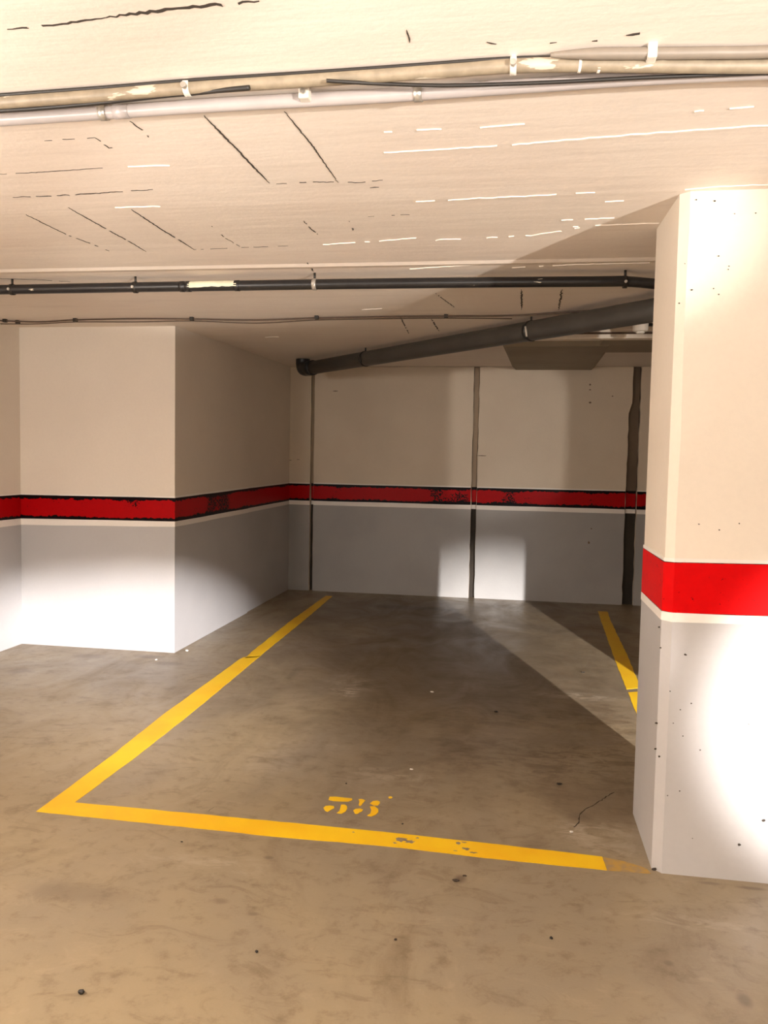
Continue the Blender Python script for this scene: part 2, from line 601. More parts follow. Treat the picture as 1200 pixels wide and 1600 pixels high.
XL, YB, XS, YW = -3.59, 5.37, -2.39, 8.33      # left wall, block front, block side, back wall
top = lambda y: cz(y) + 0.004
wall_left = prism('wall_left', [(XL, -6.0), (XL, YB), (XS, YB), (XS, 6.95), (XS - .014, 6.965), (XS - .014, 8.44), (-4.1, 8.44), (-4.1, -6.0)],
                  0, top, M['cream'])
tag(wall_left, 'cream left wall with protruding block, red stripe and grey dado', None, None, 'structure')
WL = [(XL, -6.0), (XL, YB), (XS, YB), (XS, 6.95), (XS - .014, 6.965), (XS - .014, YW)]
ribbon('red_stripe', WL, [.92, .935, .948, .956, .956, .966], [1.10, 1.109, 1.117, 1.138, 1.138, 1.153], .003, M['red_block'], wall_left)
ribbon('white_line', WL, [.875, .888, .910, .918, .918, .928], [.92, .935, .948, .956, .956, .966], .004, M['white'], wall_left)
ribbon('thin_white_line', WL, [1.10, 1.109, 1.117, 1.138, 1.138, 1.153], [1.108, 1.118, 1.129, 1.15, 1.15, 1.166], .003, M['white'], wall_left)
ribbon('grey_dado', WL, [0.0] * 6, [.875, .888, .910, .918, .918, .928], .002, M['dado'], wall_left)

# back wall: a backing wall behind separate panels with open joints
wall_back = box('wall_back', (-2.6, 8.385, 0), (6.1, 8.56, 2.398), M['joint_dark'])
tag(wall_back, 'cream panelled back wall with dark vertical joints', None, None, 'structure')
BW = [(-2.39, 8.385), (6.0, 8.385)]


def panel(edge_l, edge_r, zt, label=None):
    """edge_l / edge_r: lists of (z, x) from floor to top"""
    ol = [(x, z) for z, x in edge_l] + [(x, z) for z, x in reversed(edge_r)]
    n = len(ol)
    v = [(x, YW, z) for x, z in ol] + [(x, 8.384, z) for x, z in ol]
    f = [tuple(range(n)), tuple(range(n, 2 * n))] + [(i, (i + 1) % n, n + (i + 1) % n, n + i) for i in range(n)]
    p = mesh_obj('panel', v, f, M['cream_back_shaded'], wall_back)
    if label:
        p['label'] = label
    xs = lambda e, z: next((a[1] + (b[1] - a[1]) * (z - a[0]) / (b[0] - a[0]) for a, b in zip(e, e[1:]) if a[0] <= z <= b[0]), e[-1][1])
    L = lambda z: xs(edge_l, z)
    Rr = lambda z: xs(edge_r, z)
    zz = lambda x: .972 + .004 * x
    def rib(name, za, zb, t, mat):
        a = max(L(za), L(zb)) + .001
        b = min(Rr(za), Rr(zb)) - .001
        ribbon(name, [(a, YW), (b, YW)], [za, za], [zb, zb], t, mat, p, base=a)
    rib('red_stripe', .972, 1.153, .003, M['red_back'])
    rib('white_line', .928, .972, .004, M['white'])
    rib('thin_white_line', 1.153, 1.165, .003, M['white'])
    # the dado coat follows the edge
    for nm in ('grey_dado',):
        zs = sorted({0.0, .928} | {z for z, _ in edge_l + edge_r if 0 < z < .928})
        vv, ff = [], []
        for z in zs:
            vv += [(L(z) + .001, YW - .002, z), (Rr(z) - .001, YW - .002, z), (L(z) + .001, YW, z), (Rr(z) - .001, YW, z)]
        for i in range(len(zs) - 1):
            k = 4 * i
            ff += [(k, k + 1, k + 5, k + 4), (k + 2, k, k + 4, k + 6), (k + 1, k + 3, k + 7, k + 5)]
        k = 4 * (len(zs) - 1)
        ff += [(0, 2, 3, 1), (k, k + 1, k + 3, k + 2)]
        mesh_obj(nm, vv, ff, M['dado_back_shaded'], p)
    return p


def jag(x, amp, zt=2.395, step=.09, chips=()):
    e, z = [], 0.0
    while z < zt:
        dx = sum(d for a, b, d in chips if a <= z < b)
        e.append((z, x + dx + rnd.uniform(-amp, amp)))
        z += step * rnd.uniform(.6, 1.4)
    e.append((zt, x + sum(d for a, b, d in chips if a <= zt - .01 < b)))
    return e


panel([(0, -2.404), (2.395, -2.404)], jag(-2.172, .002), 2.395, 'narrow cream panel beside the left corner')
panel(jag(-2.135, .002), jag(-.452, .003), 2.395, 'cream panel left of the middle joint')
panel(jag(-.395, .003), jag(1.095, .004, chips=((1.97, 2.5, .03),)), 2.395, 'cream panel between the two open joints')
panel(jag(1.205, .004), [(0, 6.0), (2.395, 6.0)], 2.395, 'cream panel mostly hidden behind the pillar')
# old fixing holes and a scratch in the panels
hv, hf = [], []
for px, py, rx, rz in ((922, 601, .012, .010), (922, 609, .010, .008), (922, 629, .014, .012), (957, 619, .010, .006), (524, 611, .035, .005), (920, 848, .012, .014),
                       (924, 826, .01, .008), (753, 712, .06, .004), (452, 719, .03, .004), (466, 718, .02, .004)):
    c = on_y(px, py, YW - .0045)
    k = len(hv)
    for j in range(8):
        t_ = 2 * math.pi * j / 8
        hv.append((c.x + math.cos(t_) * rx * rnd.uniform(.7, 1.1), c.y, c.z + math.sin(t_) * rz * rnd.uniform(.7, 1.1)))
    hf.append(tuple(range(k, k + 8)))
fix = mesh_obj('fixing_holes', hv, hf, M['joint_deep'], wall_back)
fix['kind'] = 'stuff'
# stripes carried across the recessed joints
for a, b in ((-2.170, -2.137), (-.449, -.398), (1.104, 1.20)):
    ribbon('joint_stripe', [(a, 8.385), (b, 8.385)], [.972] * 2, [1.153] * 2, .003, M['red_back'], wall_back, base=a)
    ribbon('joint_white_line', [(a, 8.385), (b, 8.385)], [.93] * 2, [.972] * 2, .003, M['white'], wall_back)
    ribbon('joint_filler', [(a, 8.385), (b, 8.385)], [1.16] * 2, [2.392] * 2, .022 if a < 1 else .006, M['joint'] if a < 1 else M['joint_deep'], wall_back)

tag(box('wall_right', (6.0, -6.0, 0), (6.15, 8.4, 2.3), M['cream']), 'cream wall of the aisle beyond the right edge', None, None, 'structure')
tag(box('wall_rear', (-3.6, -6.15, 0), (6.0, -6.0, 2.3), M['cream']), 'cream wall behind the photographer', None, None, 'structure')
pier = prism('added_shadow_pier', [(1.345, 3.6), (2.3, 3.6), (2.3, 3.9), (1.345, 3.9)], 0, 2.318, M['cream'])  # added unseen pier that cuts the light falling on the back wall
tag(pier, 'added unseen pier standing behind the front pillar', None, None, 'structure')

# dropped, unpainted concrete strip under the ceiling at the back wall
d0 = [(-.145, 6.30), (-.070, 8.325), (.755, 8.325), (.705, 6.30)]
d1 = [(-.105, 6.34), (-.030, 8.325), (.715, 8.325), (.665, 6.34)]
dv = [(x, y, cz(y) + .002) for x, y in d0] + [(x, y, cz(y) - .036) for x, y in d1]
drop = mesh_obj('trim_1', dv, [(0, 1, 2, 3), (4, 5, 6, 7), (0, 1, 5, 4), (1, 2, 6, 5), (2, 3, 7, 6), (3, 0, 4, 7)], M['raw_concrete_and_shade'])
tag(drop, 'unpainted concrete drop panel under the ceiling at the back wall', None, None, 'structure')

# ------------------------------------------------------------------ ceiling marks (pieces of the ceiling)
def ceiling_mark(name, pxs, w, mat, thick=.0016, ragged=.5, gaps=0.0, step=.011):
    """ragged strip along ceiling points: board seam or ridge"""
    pts = [on_ceiling(*p) for p in pxs]
    line = []
    for a, b in zip(pts, pts[1:]):
        k = max(2, int((b - a).length / step))
        line += [a.lerp(b, i / k) for i in range(k)]
    line.append(pts[-1])
    v, f = [], []
    prev_ok = False
    gap = 0
    wid = .8
    for i, p in enumerate(line):
        d = (line[min(i + 1, len(line) - 1)] - line[max(0, i - 1)]).normalized()
        nrm = Vector((-d.y, d.x, 0))
        ends = min(1.0, .25 + 4.0 * min(i, len(line) - 1 - i) / len(line))
        wid = .75 * wid + .25 * rnd.uniform(1 - 1.5 * ragged, 1.25)
        ww = max(.12, wid) * w * .5 * ends
        q = p + nrm * rnd.uniform(-.5, .5) * w * (ragged + .15)
        z = cz(q.y)
        if gap > 0:
            gap -= 1
            prev_ok = False
            continue
        if rnd.random() < gaps:
            gap = rnd.randint(1, 2)
        k = len(v)
        a, b = q - nrm * ww, q + nrm * ww
        v += [(a.x, a.y, z + .002), (a.x, a.y, z - thick), (b.x, b.y, z - thick), (b.x, b.y, z + .002)]
        if prev_ok:
            f += [(k - 4 + j, k - 4 + (j + 1) % 4, k + (j + 1) % 4, k + j) for j in range(4)]
        prev_ok = True
    if f:
        return mesh_obj(name, v, f, mat, ceiling)


DARK_MARKS = [
    ([(12, 46), (90, 38), (165, 27)], .008, .45, .10), ([(165, 27), (260, 15), (330, 8), (405, 1)], .013, .5, .02),
    ([(318, 180), (365, 228), (421, 286)], .008, .35, .0), ([(445, 174), (490, 230), (528, 285)], .006, .5, .04),
    ([(432, 287), (500, 284), (560, 285), (598, 281)], .008, .7, .22), ([(578, 293), (592, 292)], .010, .6, 0),
    ([(40, 335), (105, 367), (170, 392)], .007, .6, .12), ([(107, 324), (165, 357), (228, 393)], .008, .4, .02),
    ([(205, 327), (255, 360), (303, 390)], .008, .4, .02), ([(20, 308), (80, 306), (150, 302), (248, 295)], .011, .7, .12),
    ([(0, 272), (60, 269), (160, 262)], .005, .7, .15), ([(70, 220), (110, 217), (149, 215)], .006, .7, .15),
    ([(149, 215), (170, 231), (198, 229)], .007, .7, .12), ([(203, 189), (222, 203), (240, 222)], .006, .7, .2),
    ([(303, 390), (370, 387), (450, 384)], .006, .7, .3), ([(330, 353), (352, 372), (375, 385)], .006, .7, .3),
    ([(474, 345), (485, 357), (497, 366)], .007, .7, .1), ([(545, 345), (553, 362)], .006, .6, .2), ([(575, 338), (640, 335)], .005, .7, .4),
    ([(978, 54), (1000, 51), (1023, 49)], .012, .6, .05), ([(925, 64), (942, 62), (972, 58)], .008, .7, .3),
    ([(636, 46), (640, 66)], .006, .5, 0), ([(760, 66), (776, 68)], .007, .6, .2), ([(838, 70), (870, 66)], .007, .7, .3),
    ([(815, 452), (815, 484)], .012, .5, 0), ([(878, 452), (873, 484)], .014, .6, 0), ([(626, 496), (639, 521)], .012, .5, .1),
    ([(674, 498), (686, 517)], .012, .5, .1), ([(0, 435), (60, 437), (110, 440)], .008, .6, .1),
    ([(480, 410), (490, 424)], .012, .6, 0), ([(680, 458), (710, 480)], .010, .7, .3),
]
for pts, w, rg, g in DARK_MARKS:
    ceiling_mark('board_seam', pts, w * .8, M['crack'], .0012, rg, g)
PALE_MARKS = [
    ([(600, 238), (720, 231), (800, 226)], .008, .5, .12), ([(800, 226), (920, 216), (1050, 206), (1200, 195)], .016, .3, 0),
    ([(600, 206), (690, 201)], .008, .4, .05), ([(750, 199), (820, 193)], .008, .4, .05), ([(1140, 169), (1178, 166)], .010, .3, 0),
    ([(1085, 174), (1100, 172)], .009, .4, 0), ([(650, 315), (720, 311), (830, 306), (930, 300)], .015, .6, .15),
    ([(680, 375), (720, 373)], .022, .5, 0), ([(760, 371), (830, 368), (870, 362), (905, 355)], .016, .6, .15),
    ([(895, 354), (930, 352), (1030, 348)], .012, .5, .15), ([(850, 345), (960, 340)], .012, .6, .2), ([(945, 315), (975, 313)], .015, .5, .1),
    ([(200, 260), (265, 258)], .008, .4, .05), ([(180, 324), (250, 322)], .010, .5, .1), ([(505, 382), (600, 376), (650, 371)], .014, .6, .1),
    ([(420, 415), (465, 413)], .014, .5, .1), ([(800, 418), (900, 413), (1015, 410)], .010, .6, .25), ([(565, 484), (598, 482)], .030, .5, .1),
    ([(415, 527), (435, 526)], .030, .4, 0), ([(1070, 296), (1130, 291), (1200, 288)], .012, .5, .1),
    ([(640, 420), (760, 412)], .014, .5, .2),
]
for pts, w, rg, g in PALE_MARKS:
    ceiling_mark('board_ridge', pts, w * .75, M['ridge'], .003, rg, g * .6, .02)

# shallow board relief around the far pipe: a long, soft step in the slab
ribp = [(-3.58, 3.62), (.6, 3.70)]
ceiling_ridge = mesh_obj('slab_ridge', [(-3.58, 3.66, cz(3.66) + .002), (1.2, 3.72, cz(3.72) + .002), (1.2, 3.76, cz(3.76) - .008), (-3.58, 3.70, cz(3.70) - .008),
                                        (1.2, 3.84, cz(3.84) + .002), (-3.58, 3.79, cz(3.79) + .002)],
                         [(0, 1, 2, 3), (3, 2, 4, 5)], M['cream_ceiling'], ceiling)

# ------------------------------------------------------------------ pillar
PX0, PX1, PY0, PY1 = .510, .89, 2.81, 3.29
pillar = thing('pillar', 'square cream pillar with red stripe and grey base at right front', 'pillar')
ch = .028
shaft_o = [(PX0 + ch, PY0), (PX1, PY0), (PX1, PY1), (PX0 + .006, PY1), (PX0, PY1 - .006), (PX0, PY0 + ch)]


def shaft_mesh():
    zs = [0, .05, .18, .35, .55, .75, .95, 1.2, 1.5, 1.8, 2.05, 2.2, 2.285, 2.318]
    n = len(shaft_o)
    v, f = [], []
    for i, z in enumerate(zs):
        for j, (x, y) in enumerate(shaft_o):
            a = 0.0 if i in (0, len(zs) - 1) else rnd.uniform(-.0025, .0025)
            zz = z if i < len(zs) - 1 else cz(y) + .003
            if j == 0:
                v.append((x + a, y, zz))
            elif j == 5:
                v.append((x, y + a, zz))
            else:
                v.append((x, y, zz))
    for i in range(len(zs) - 1):
        for j in range(n):
            f.append((i * n + j, i * n + (j + 1) % n, (i + 1) * n + (j + 1) % n, (i + 1) * n + j))
    f += [tuple(range(n)), tuple(range((len(zs) - 1) * n, len(zs) * n))]
    return mesh_obj('shaft', v, f, M['cream_pillar'], pillar)


shaft_mesh()
PP = [(PX0, PY1 - .006), (PX0, PY0 + ch), (PX0 + ch, PY0), (PX1, PY0), (PX1, PY1)]
ribbon('red_stripe', PP, [.905, .909, .909, .913, .913], [1.081, 1.081, 1.081, 1.088, 1.088], .004, M['red_pillar'], pillar)
ribbon('white_line', PP, [.874, .879, .879, .884, .884], [.905, .909, .909, .913, .913], .005, M['white'], pillar)
ribbon('thin_white_line', PP, [1.081, 1.081, 1.081, 1.088, 1.088], [1.094, 1.093, 1.093, 1.10, 1.10], .004, M['white'], pillar)
ribbon('grey_dado', PP, [0.0] * 5, [.874, .879, .879, .884, .884], .003, M['dado'], pillar)


def pits(name, pxs, parent, plane='front'):
    """small round holes: dark shallow discs standing in the painted face"""
    v, f = [], []
    for px, py, r in pxs:
        if plane == 'front':
            c = on_y(px, py, PY0 - .0045)
            ax, bx = Vector((1, 0, 0)), Vector((0, 0, 1))
        else:
            d = fw * F + rt * (px - CX) - up * (py - CY)
            c = CAM + d * ((PX0 - .0045) / d.x)
            ax, bx = Vector((0, 1, 0)), Vector((0, 0, 1))
        k = len(v)
        for j in range(7):
            t = 2 * math.pi * j / 7
            rr = r * rnd.uniform(.7, 1.2)
            v.append(c + ax * math.cos(t) * rr + bx * math.sin(t) * rr * .8)
        f.append(tuple(range(k, k + 7)))
    o = mesh_obj(name, v, f, M['crack'], parent)
    o['kind'] = 'stuff'
    return o


pits('pinholes', [(1088, 312, .003), (1117, 314, .004), (1148, 334, .0025), (1181, 333, .0025), (1123, 400, .003), (1139, 416, .0025),
                  (1138, 421, .0025), (1081, 453, .0035), (1115, 451, .0025), (1123, 460, .003), (1070, 412, .002), (1061, 474, .003),
                  (1071, 1023, .005), (1047, 1080, .0025), (1080, 1099, .003), (1063, 1109, .0025), (1052, 1130, .0025), (1067, 1150, .0025),
                  (1094, 1172, .003), (1062, 1236, .003), (1043, 1243, .0025), (1193, 1282, .006), (1155, 1320, .006), (1170, 1132, .0025),
                  (1155, 818, .003), (1124, 828, .003), (1092, 819, .003), (1082, 1310, .002)], pillar)
pits('corner_chips', [(1030, 980, .004), (1032, 1012, .0035), (1026, 1130, .005), (1024, 1170, .005), (1030, 1182, .0045), (1022, 1358, .008)], pillar)

# ------------------------------------------------------------------ clips
def clip(parent, c, r, direction, mat, zc, width=.02, stem=True, bolt=True, stem_mat=None):
    """band round the pipe, stem up to the ceiling, bolt on the near side"""
    d = Vector(direction).normalized()
    c = Vector(c)
    o = tube('pipe_clip', [c - d * width / 2, c - d * width / 2 * .98, c + d * width / 2 * .98, c + d * width / 2], [r * 1.02, r + .004, r + .004, r * 1.02], mat, parent, 14)
    if stem:
        s = tube('clip_stem', [(c.x, c.y, c.z + r * .9), (c.x, c.y, zc + .002)], .006, stem_mat or mat, o, 8)
    if bolt:
        b = c + Vector((0, -r - .006, -.004))
        tube('clip_bolt', [b + Vector((0, .006, 0)), b + Vector((0, -.008, 0))], .007, M['metal'], o, 8)
    return o


# ------------------------------------------------------------------ black pipe along the ceiling
bp = thing('black_pipe', 'thin black pipe splashed with paint running across the ceiling', 'pipe')
BR = .0245
bz = lambda y: cz(y) - .055
bpath = [(-3.58, 3.885, bz(3.885)), (-1.0, 3.89, bz(3.89)), (.30, 3.93, bz(3.93)), (.50, 3.965, bz(3.96) + .004), (.72, 4.05, bz(4.05) - .002)]
tube('pipe_run', smooth_path(bpath, 10), BR, M['black_pipe'], bp)
for px, py in ((15, 451), (207, 447), (490, 443), (977, 440)):
    p = on_ceiling(px, py, .055)
    y = 3.888 if px < 700 else 3.955
    clip(bp, (p.x, y, bz(y)), BR, (1, 0, 0), M['dark_clip'] if px != 490 else M['metal'], cz(y), .02, True, True, M['dark_clip'])
# sleeve with a bare, pale paint patch, and two couplings
pa, pb = on_ceiling(300, 450, .055), on_ceiling(374, 448, .055)


def half_band(name, x0, x1, y, z, r, mat, parent, a0, a1):
    v, f, n = [], [], 10
    k = 14
    for i in range(k + 1):
        x = x0 + (x1 - x0) * i / k
        w = rnd.uniform(-.16, .1)
        for j in range(n + 1):
            t = math.radians(a0 + (a1 + math.degrees(w) - a0) * j / n)
            v.append((x, y - math.cos(t) * r, z + math.sin(t) * r))
    for i in range(k):
        for j in range(n):
            b = i * (n + 1) + j
            f.append((b, b + 1, b + n + 2, b + n + 1))
    return mesh_obj(name, v, f, mat, parent, True)


half_band('paint_patch', pa.x, pb.x, 3.887, bz(3.887), BR + .0012, M['patch'], bp, 75, -18)
for px in (287, 297, 375):
    p = on_ceiling(px, 449, .055)
    tube('coupling', [(p.x - .012, 3.888, bz(3.888)), (p.x + .012, 3.888, bz(3.888))], BR + .0025, M['black_pipe'], bp, 16)

# ------------------------------------------------------------------ thin cable on clips
cab = thing('ceiling_cable', 'thin dark cable clipped across the ceiling behind the black pipe', 'cable')
cpx = [(0, 501), (60, 503), (118, 500), (210, 498), (300, 498.5), (400, 500), (495, 497), (600, 495), (697, 494), (800, 493), (868, 489), (930, 485)]
cpts = [on_ceiling(x, y, .012) for x, y in cpx]
cpts = [cpts[0] + (cpts[0] - cpts[1]) * .8] + cpts
tube('cable_run', smooth_path(cpts, 5), .0055, M['brown_cable'], cab, 8)
c2 = [on_ceiling(x, y + (5 if i in (0, 3, 5, 9) else 3), .010) for i, (x, y) in enumerate(cpx[:10])]
tube('cable_run', smooth_path(c2, 5), .0035, M['brown_cable'], cab, 8)
for px, py in ((8, 501), (28, 503), (118, 500), (300, 498), (495, 496), (697, 494)):
    p = on_ceiling(px, py, .010)
    box('cable_clip', (p.x - .012, p.y - .016, p.z - .012), (p.x + .012, p.y + .012, cz(p.y) + .001), M['dark_clip'], cab, .003)

# ------------------------------------------------------------------ big grey drain pipe
dp = thing('drain_pipe', 'thick dark grey drain pipe slanting under the ceiling to the back corner', 'pipe')
DR = .062
dz = lambda y: cz(y) - .098
ctr = lambda px, py: on_ceiling(px, py, .098)
A, B = ctr(1020, 485), ctr(486, 575)
dd = (B - A).normalized()
start = A - dd * .22
start.z = dz(start.y)
tube('pipe_run', [start, A, A.lerp(B, .33), A.lerp(B, .66), B], DR, M['drain_pipe'], dp, 28)
tube('pipe_collar', [B - dd * .05, B - dd * .048, B + dd * .06, B + dd * .062], [DR, DR + .008, DR + .008, DR], M['drain_elbow'], dp, 28)
mid = B + dd * .11
el = smooth_path([B + dd * .05, mid, mid + dd * .045 + Vector((0, 0, .012)), mid + dd * .065 + Vector((0, 0, .05)), mid + dd * .066 + Vector((0, 0, .10))], 6)
tube('elbow', el, DR + .006, M['drain_elbow'], dp, 28)
for px, py, mt in ((562, 561, M['drain_elbow']), (808, 517, M['drain_elbow'])):
    c = ctr(px, py)
    t = (c - A).dot(dd)
    c = A + dd * t
    k = clip(dp, c, DR, dd, mt, cz(c.y), .03, True, False)
    b = c + Vector((-.035, -.045, .035)) * 1.0
    tube('clip_screw', [c + Vector((-.035, -.054, .018)), c + Vector((-.03, -.066, -.012)), c + Vector((-.025, -.063, -.045))], .006, M['pale_clip'] if px == 808 else M['drain_elbow'], k, 8)

# ------------------------------------------------------------------ conduits near the camera
bc = thing('beige_conduit', 'beige painted conduit clipped to the ceiling nearest the camera', 'conduit')
z1 = 2.287
bpts = [on_ceiling(x, y, o_) for x, y, o_ in ((-300, 182, .019), (0, 160, .019), (150, 149, .019), (300, 137, .019), (500, 124, .019), (700, 110, .019), (800, 103, .02), (900, 101, .024), (1000, 102, .028), (1200, 103, .03), (1400, 97, .03))]
tube('conduit_run', smooth_path(bpts, 6), .0155, M['beige_pipe'], bc)
BY = [(p.x, p.y, p.z) for p in bpts]


def along(P, x):
    for a, b in zip(P, P[1:]):
        if a[0] <= x <= b[0]:
            t = (x - a[0]) / (b[0] - a[0])
            return tuple(a[i] + t * (b[i] - a[i]) for i in range(3))
    return P[-1]


for px, py in ((292, 136), (802, 100)):
    p = on_ceiling(px, py, .019)
    k = clip(bc, along(BY, p.x), .0155, (1, 0, 0), M['pale_clip'], 2.305, .014, True, True, M['pale_clip'])
for px in (905, 935):
    p = on_ceiling(px, 100, .018)
    tube('coupling', [along(BY, p.x - .003), along(BY, p.x + .003)], .0163, M['ridge'], bc, 16)

wc = thing('white_conduit', 'glossy white plastic conduit running beside the beige conduit', 'conduit')
wpts = [on_ceiling(x, y, .021) for x, y in ((-300, 207), (0, 187), (150, 177), (300, 166.5), (450, 158), (600, 149.5), (750, 139), (880, 130), (1000, 122), (1200, 112), (1400, 110))]
WY = [(p.x, p.y, p.z) for p in wpts]
tube('conduit_run', smooth_path(wpts, 6), .0165, M['white_pipe'], wc)
for px, py in ((170, 182), (655, 150)):
    p = on_ceiling(px, py, .02)
    y = along(WY, p.x)[1]
    k = tube('pipe_clip', [along(WY, p.x - .010), along(WY, p.x + .010)], .0195, M['metal'], wc, 14)
    box('clip_foot', (p.x - .009, y + .018, 2.286), (p.x + .009, y + .045, 2.306), M['metal'], k, .002)
p = on_ceiling(475, 146, .02)
yj = along(WY, p.x)[1] - .022
kk = box('junction_clip', (p.x - .013, yj - .018, 2.272), (p.x + .013, yj + .010, 2.306), M['pale_clip'], wc, .004)
tube('clip_bolt', [(p.x, yj - .016, 2.286), (p.x, yj - .026, 2.286)], .006, M['metal'], kk, 8)
p = on_ceiling(195, 172, .02)
tube('coupling', [along(WY, p.x - .03), along(WY, p.x + .012)], .0178, M['white_pipe'], wc, 16)

gc = thing('grey_conduit', 'pale grey conduit joining from the upper right of the ceiling', 'conduit')
gpts = smooth_path([on_ceiling(x, y, .016) for x, y in ((860, 86), (930, 84), (1020, 83.5), (1110, 82.5), (1200, 81), (1400, 70))], 6)
tube('conduit_run', gpts, [min(.0125, .005 + .0012 * i) for i in range(len(gpts))], M['grey_pipe'], gc)
GY = [(p.x, p.y, p.z) for p in gpts]
g0 = along(GY, .262)
box('saddle_clip', (g0[0] - .01, g0[1] - .016, g0[2] - .015), (g0[0] + .01, g0[1] + .016, 2.306), M['pale_clip'], gc, .003)

lc = thing('loose_cable', 'black cable sagging below the conduits at upper right', 'cable')
tube('cable_run', smooth_path([on_ceiling(x, y, o_) for x, y, o_ in ((510, 126, .036), (540, 128, .037), (600, 131, .035), (700, 133.5, .042), (850, 129, .042), (1000, 121.5, .04), (1200, 114, .036), (1300, 109, .036))], 6),
     .0042, M['cable'], lc, 10)
lc3 = thing('conduit_shadow_line', 'dark line added for the gap shadow along the beige conduit', 'cable')  # gap shadow above the beige conduit, added as a thin dark tube
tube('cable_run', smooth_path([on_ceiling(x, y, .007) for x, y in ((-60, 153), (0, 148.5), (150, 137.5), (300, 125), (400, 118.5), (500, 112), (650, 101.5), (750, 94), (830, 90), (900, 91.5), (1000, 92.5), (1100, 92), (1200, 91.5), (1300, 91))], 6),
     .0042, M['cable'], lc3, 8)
lc2 = thing('tucked_cable', 'black cable tucked between beige and white conduits at upper left', 'cable')
tube('cable_run', smooth_path([on_ceiling(x, y, o_) for x, y, o_ in ((-60, 178, .036), (0, 173, .034), (60, 169, .032), (150, 161, .03), (250, 150, .03), (300, 145.5, .03), (345, 141, .032), (390, 137, .034))], 6),
     .0058, M['cable'], lc2, 10)

# ------------------------------------------------------------------ trunking and white fitting at the back
tr = thing('cable_trunking', 'pale cable trunking crossing the ceiling beneath the drain pipe', 'trunking')
yt = 5.72
box('trunking_body', (-.26, yt - .035, cz(yt) - .058), (3.2, yt + .035, cz(yt) + .001), M['trunking'], tr, .004)
box('trunking_lid', (-.26, yt - .042, cz(yt) - .064), (3.2, yt + .042, cz(yt) - .052), M['trunking'], tr, .003)
tube('trunking_shade_line', [(-.2, yt - .05, cz(yt) - .030), (3.0, yt - .05, cz(yt) - .030)], .007, M['brown_cable'], tr, 10)  # dark tube added for the shadow line along the trunking edge
patch_o = box('trunking_shade_strip', (.60, 5.78, cz(5.78) - .014), (3.0, 6.75, cz(6.75) + .001), M['raw_concrete_and_shade'], drop)  # dark slab put in for the shade the trunking casts

sx, sy = .748, 5.30
fit = thing('ceiling_fitting', 'round white ceiling fitting with small nozzle beside the pillar', 'fitting')
zc = cz(sy)
tube('fitting_body', [(sx, sy, zc + .001), (sx, sy, zc - .012), (sx, sy, zc - .066), (sx, sy, zc - .072)], [.05, .05, .047, .040], M['white_plastic'], fit, 24)
tube('nozzle', [(sx, sy, zc - .071), (sx, sy, zc - .082), (sx, sy, zc - .086)], [.028, .026, .018], M['white_plastic'], fit, 18)
tube('feed_pipe', [(sx + .045, sy, zc - .03), (sx + .6, sy, zc - .03)], .010, M['dark_clip'], fit, 10)

# ------------------------------------------------------------------ floor paint
LT = .0012


def floor_strip(name, left, right, mat, jit=.002, z0=.0002):
    """left / right: matching lists of floor points; resampled for a brushed edge"""
    def res(P, k):
        P = [Vector(p) for p in P]
        d = [0]
        for a, b in zip(P, P[1:]):
            d.append(d[-1] + (b - a).length)
        out = []
        for i in range(k + 1):
            s = d[-1] * i / k
            j = max(0, min(len(P) - 2, next((q for q in range(len(P) - 1) if d[q + 1] >= s), len(P) - 2)))
            t = (s - d[j]) / (d[j + 1] - d[j])
            out.append(P[j].lerp(P[j + 1], t))
        return out
    L = sum((Vector(b) - Vector(a)).length for a, b in zip(left, left[1:]))
    k = max(2, int(L / .06))
    A_, B_ = res(left, k), res(right, k)
    v, f = [], []
    for i, (a, b) in enumerate(zip(A_, B_)):
        j1, j2 = (0, 0) if i in (0, k) else (rnd.uniform(-jit, jit), rnd.uniform(-jit, jit))
        a = a + (a - b).normalized() * j1
        b = b + (b - a).normalized() * j2
        v += [(a.x, a.y, z0), (a.x, a.y, z0 + LT), (b.x, b.y, z0 + LT), (b.x, b.y, z0)]
    for i in range(k):
        q = 4 * i
        f += [(q + 1, q + 2, q + 6, q + 5), (q, q + 1, q + 5, q + 4), (q + 2, q + 3, q + 7, q + 6)]
    f += [(0, 3, 2, 1), (4 * k, 4 * k + 1, 4 * k + 2, 4 * k + 3)]
    return mesh_obj(name, v, f, mat, floor)


s1 = floor_strip('bay_line', [(-1.825, 2.81), (-1.832, 3.40), (-1.862, 4.0), (-1.874, 5.30), (-1.866, 5.36)],
                 [(-1.724, 2.918), (-1.716, 3.50), (-1.726, 4.20), (-1.762, 5.40), (-1.763, 5.42)], M['yellow'])
s1['label'] = 'yellow line on the left edge of the bay'
s2 = floor_strip('bay_line', [(-1.850, 5.34), (-1.866, 5.6), (-1.902, 6.6), (-1.915, 8.05)], [(-1.762, 5.40), (-1.770, 5.6), (-1.797, 6.8), (-1.842, 8.05)], M['yellow'], .003)
s2['label'] = 'far end of the yellow left bay line'
s3 = floor_strip('bay_line', [(-1.825, 2.81), (-1.25, 2.803), (-.86, 2.797), (-.40, 2.806), (-.02, 2.790), (.352, 2.788)],
                 [(-1.724, 2.918), (-1.10, 2.919), (-.80, 2.918), (-.42, 2.916), (-.05, 2.903), (.345, 2.885)], M['yellow'], .002, .0004)
s3['label'] = 'yellow line across the front of the bay'
s4 = floor_strip('bay_line', [(.353, 2.788), (.43, 2.79), (.50, 2.795)], [(.346, 2.882), (.42, 2.868), (.49, 2.83)], M['yellow_faded'], .004)
s4['label'] = 'faded end of the front yellow line'
s5 = floor_strip('bay_line', [(.727, 5.15), (.749, 5.97), (.80, 7.42), (.82, 7.9)], [(.82, 5.20), (.853, 5.99), (.888, 7.42), (.91, 7.9)], M['yellow'], .003)
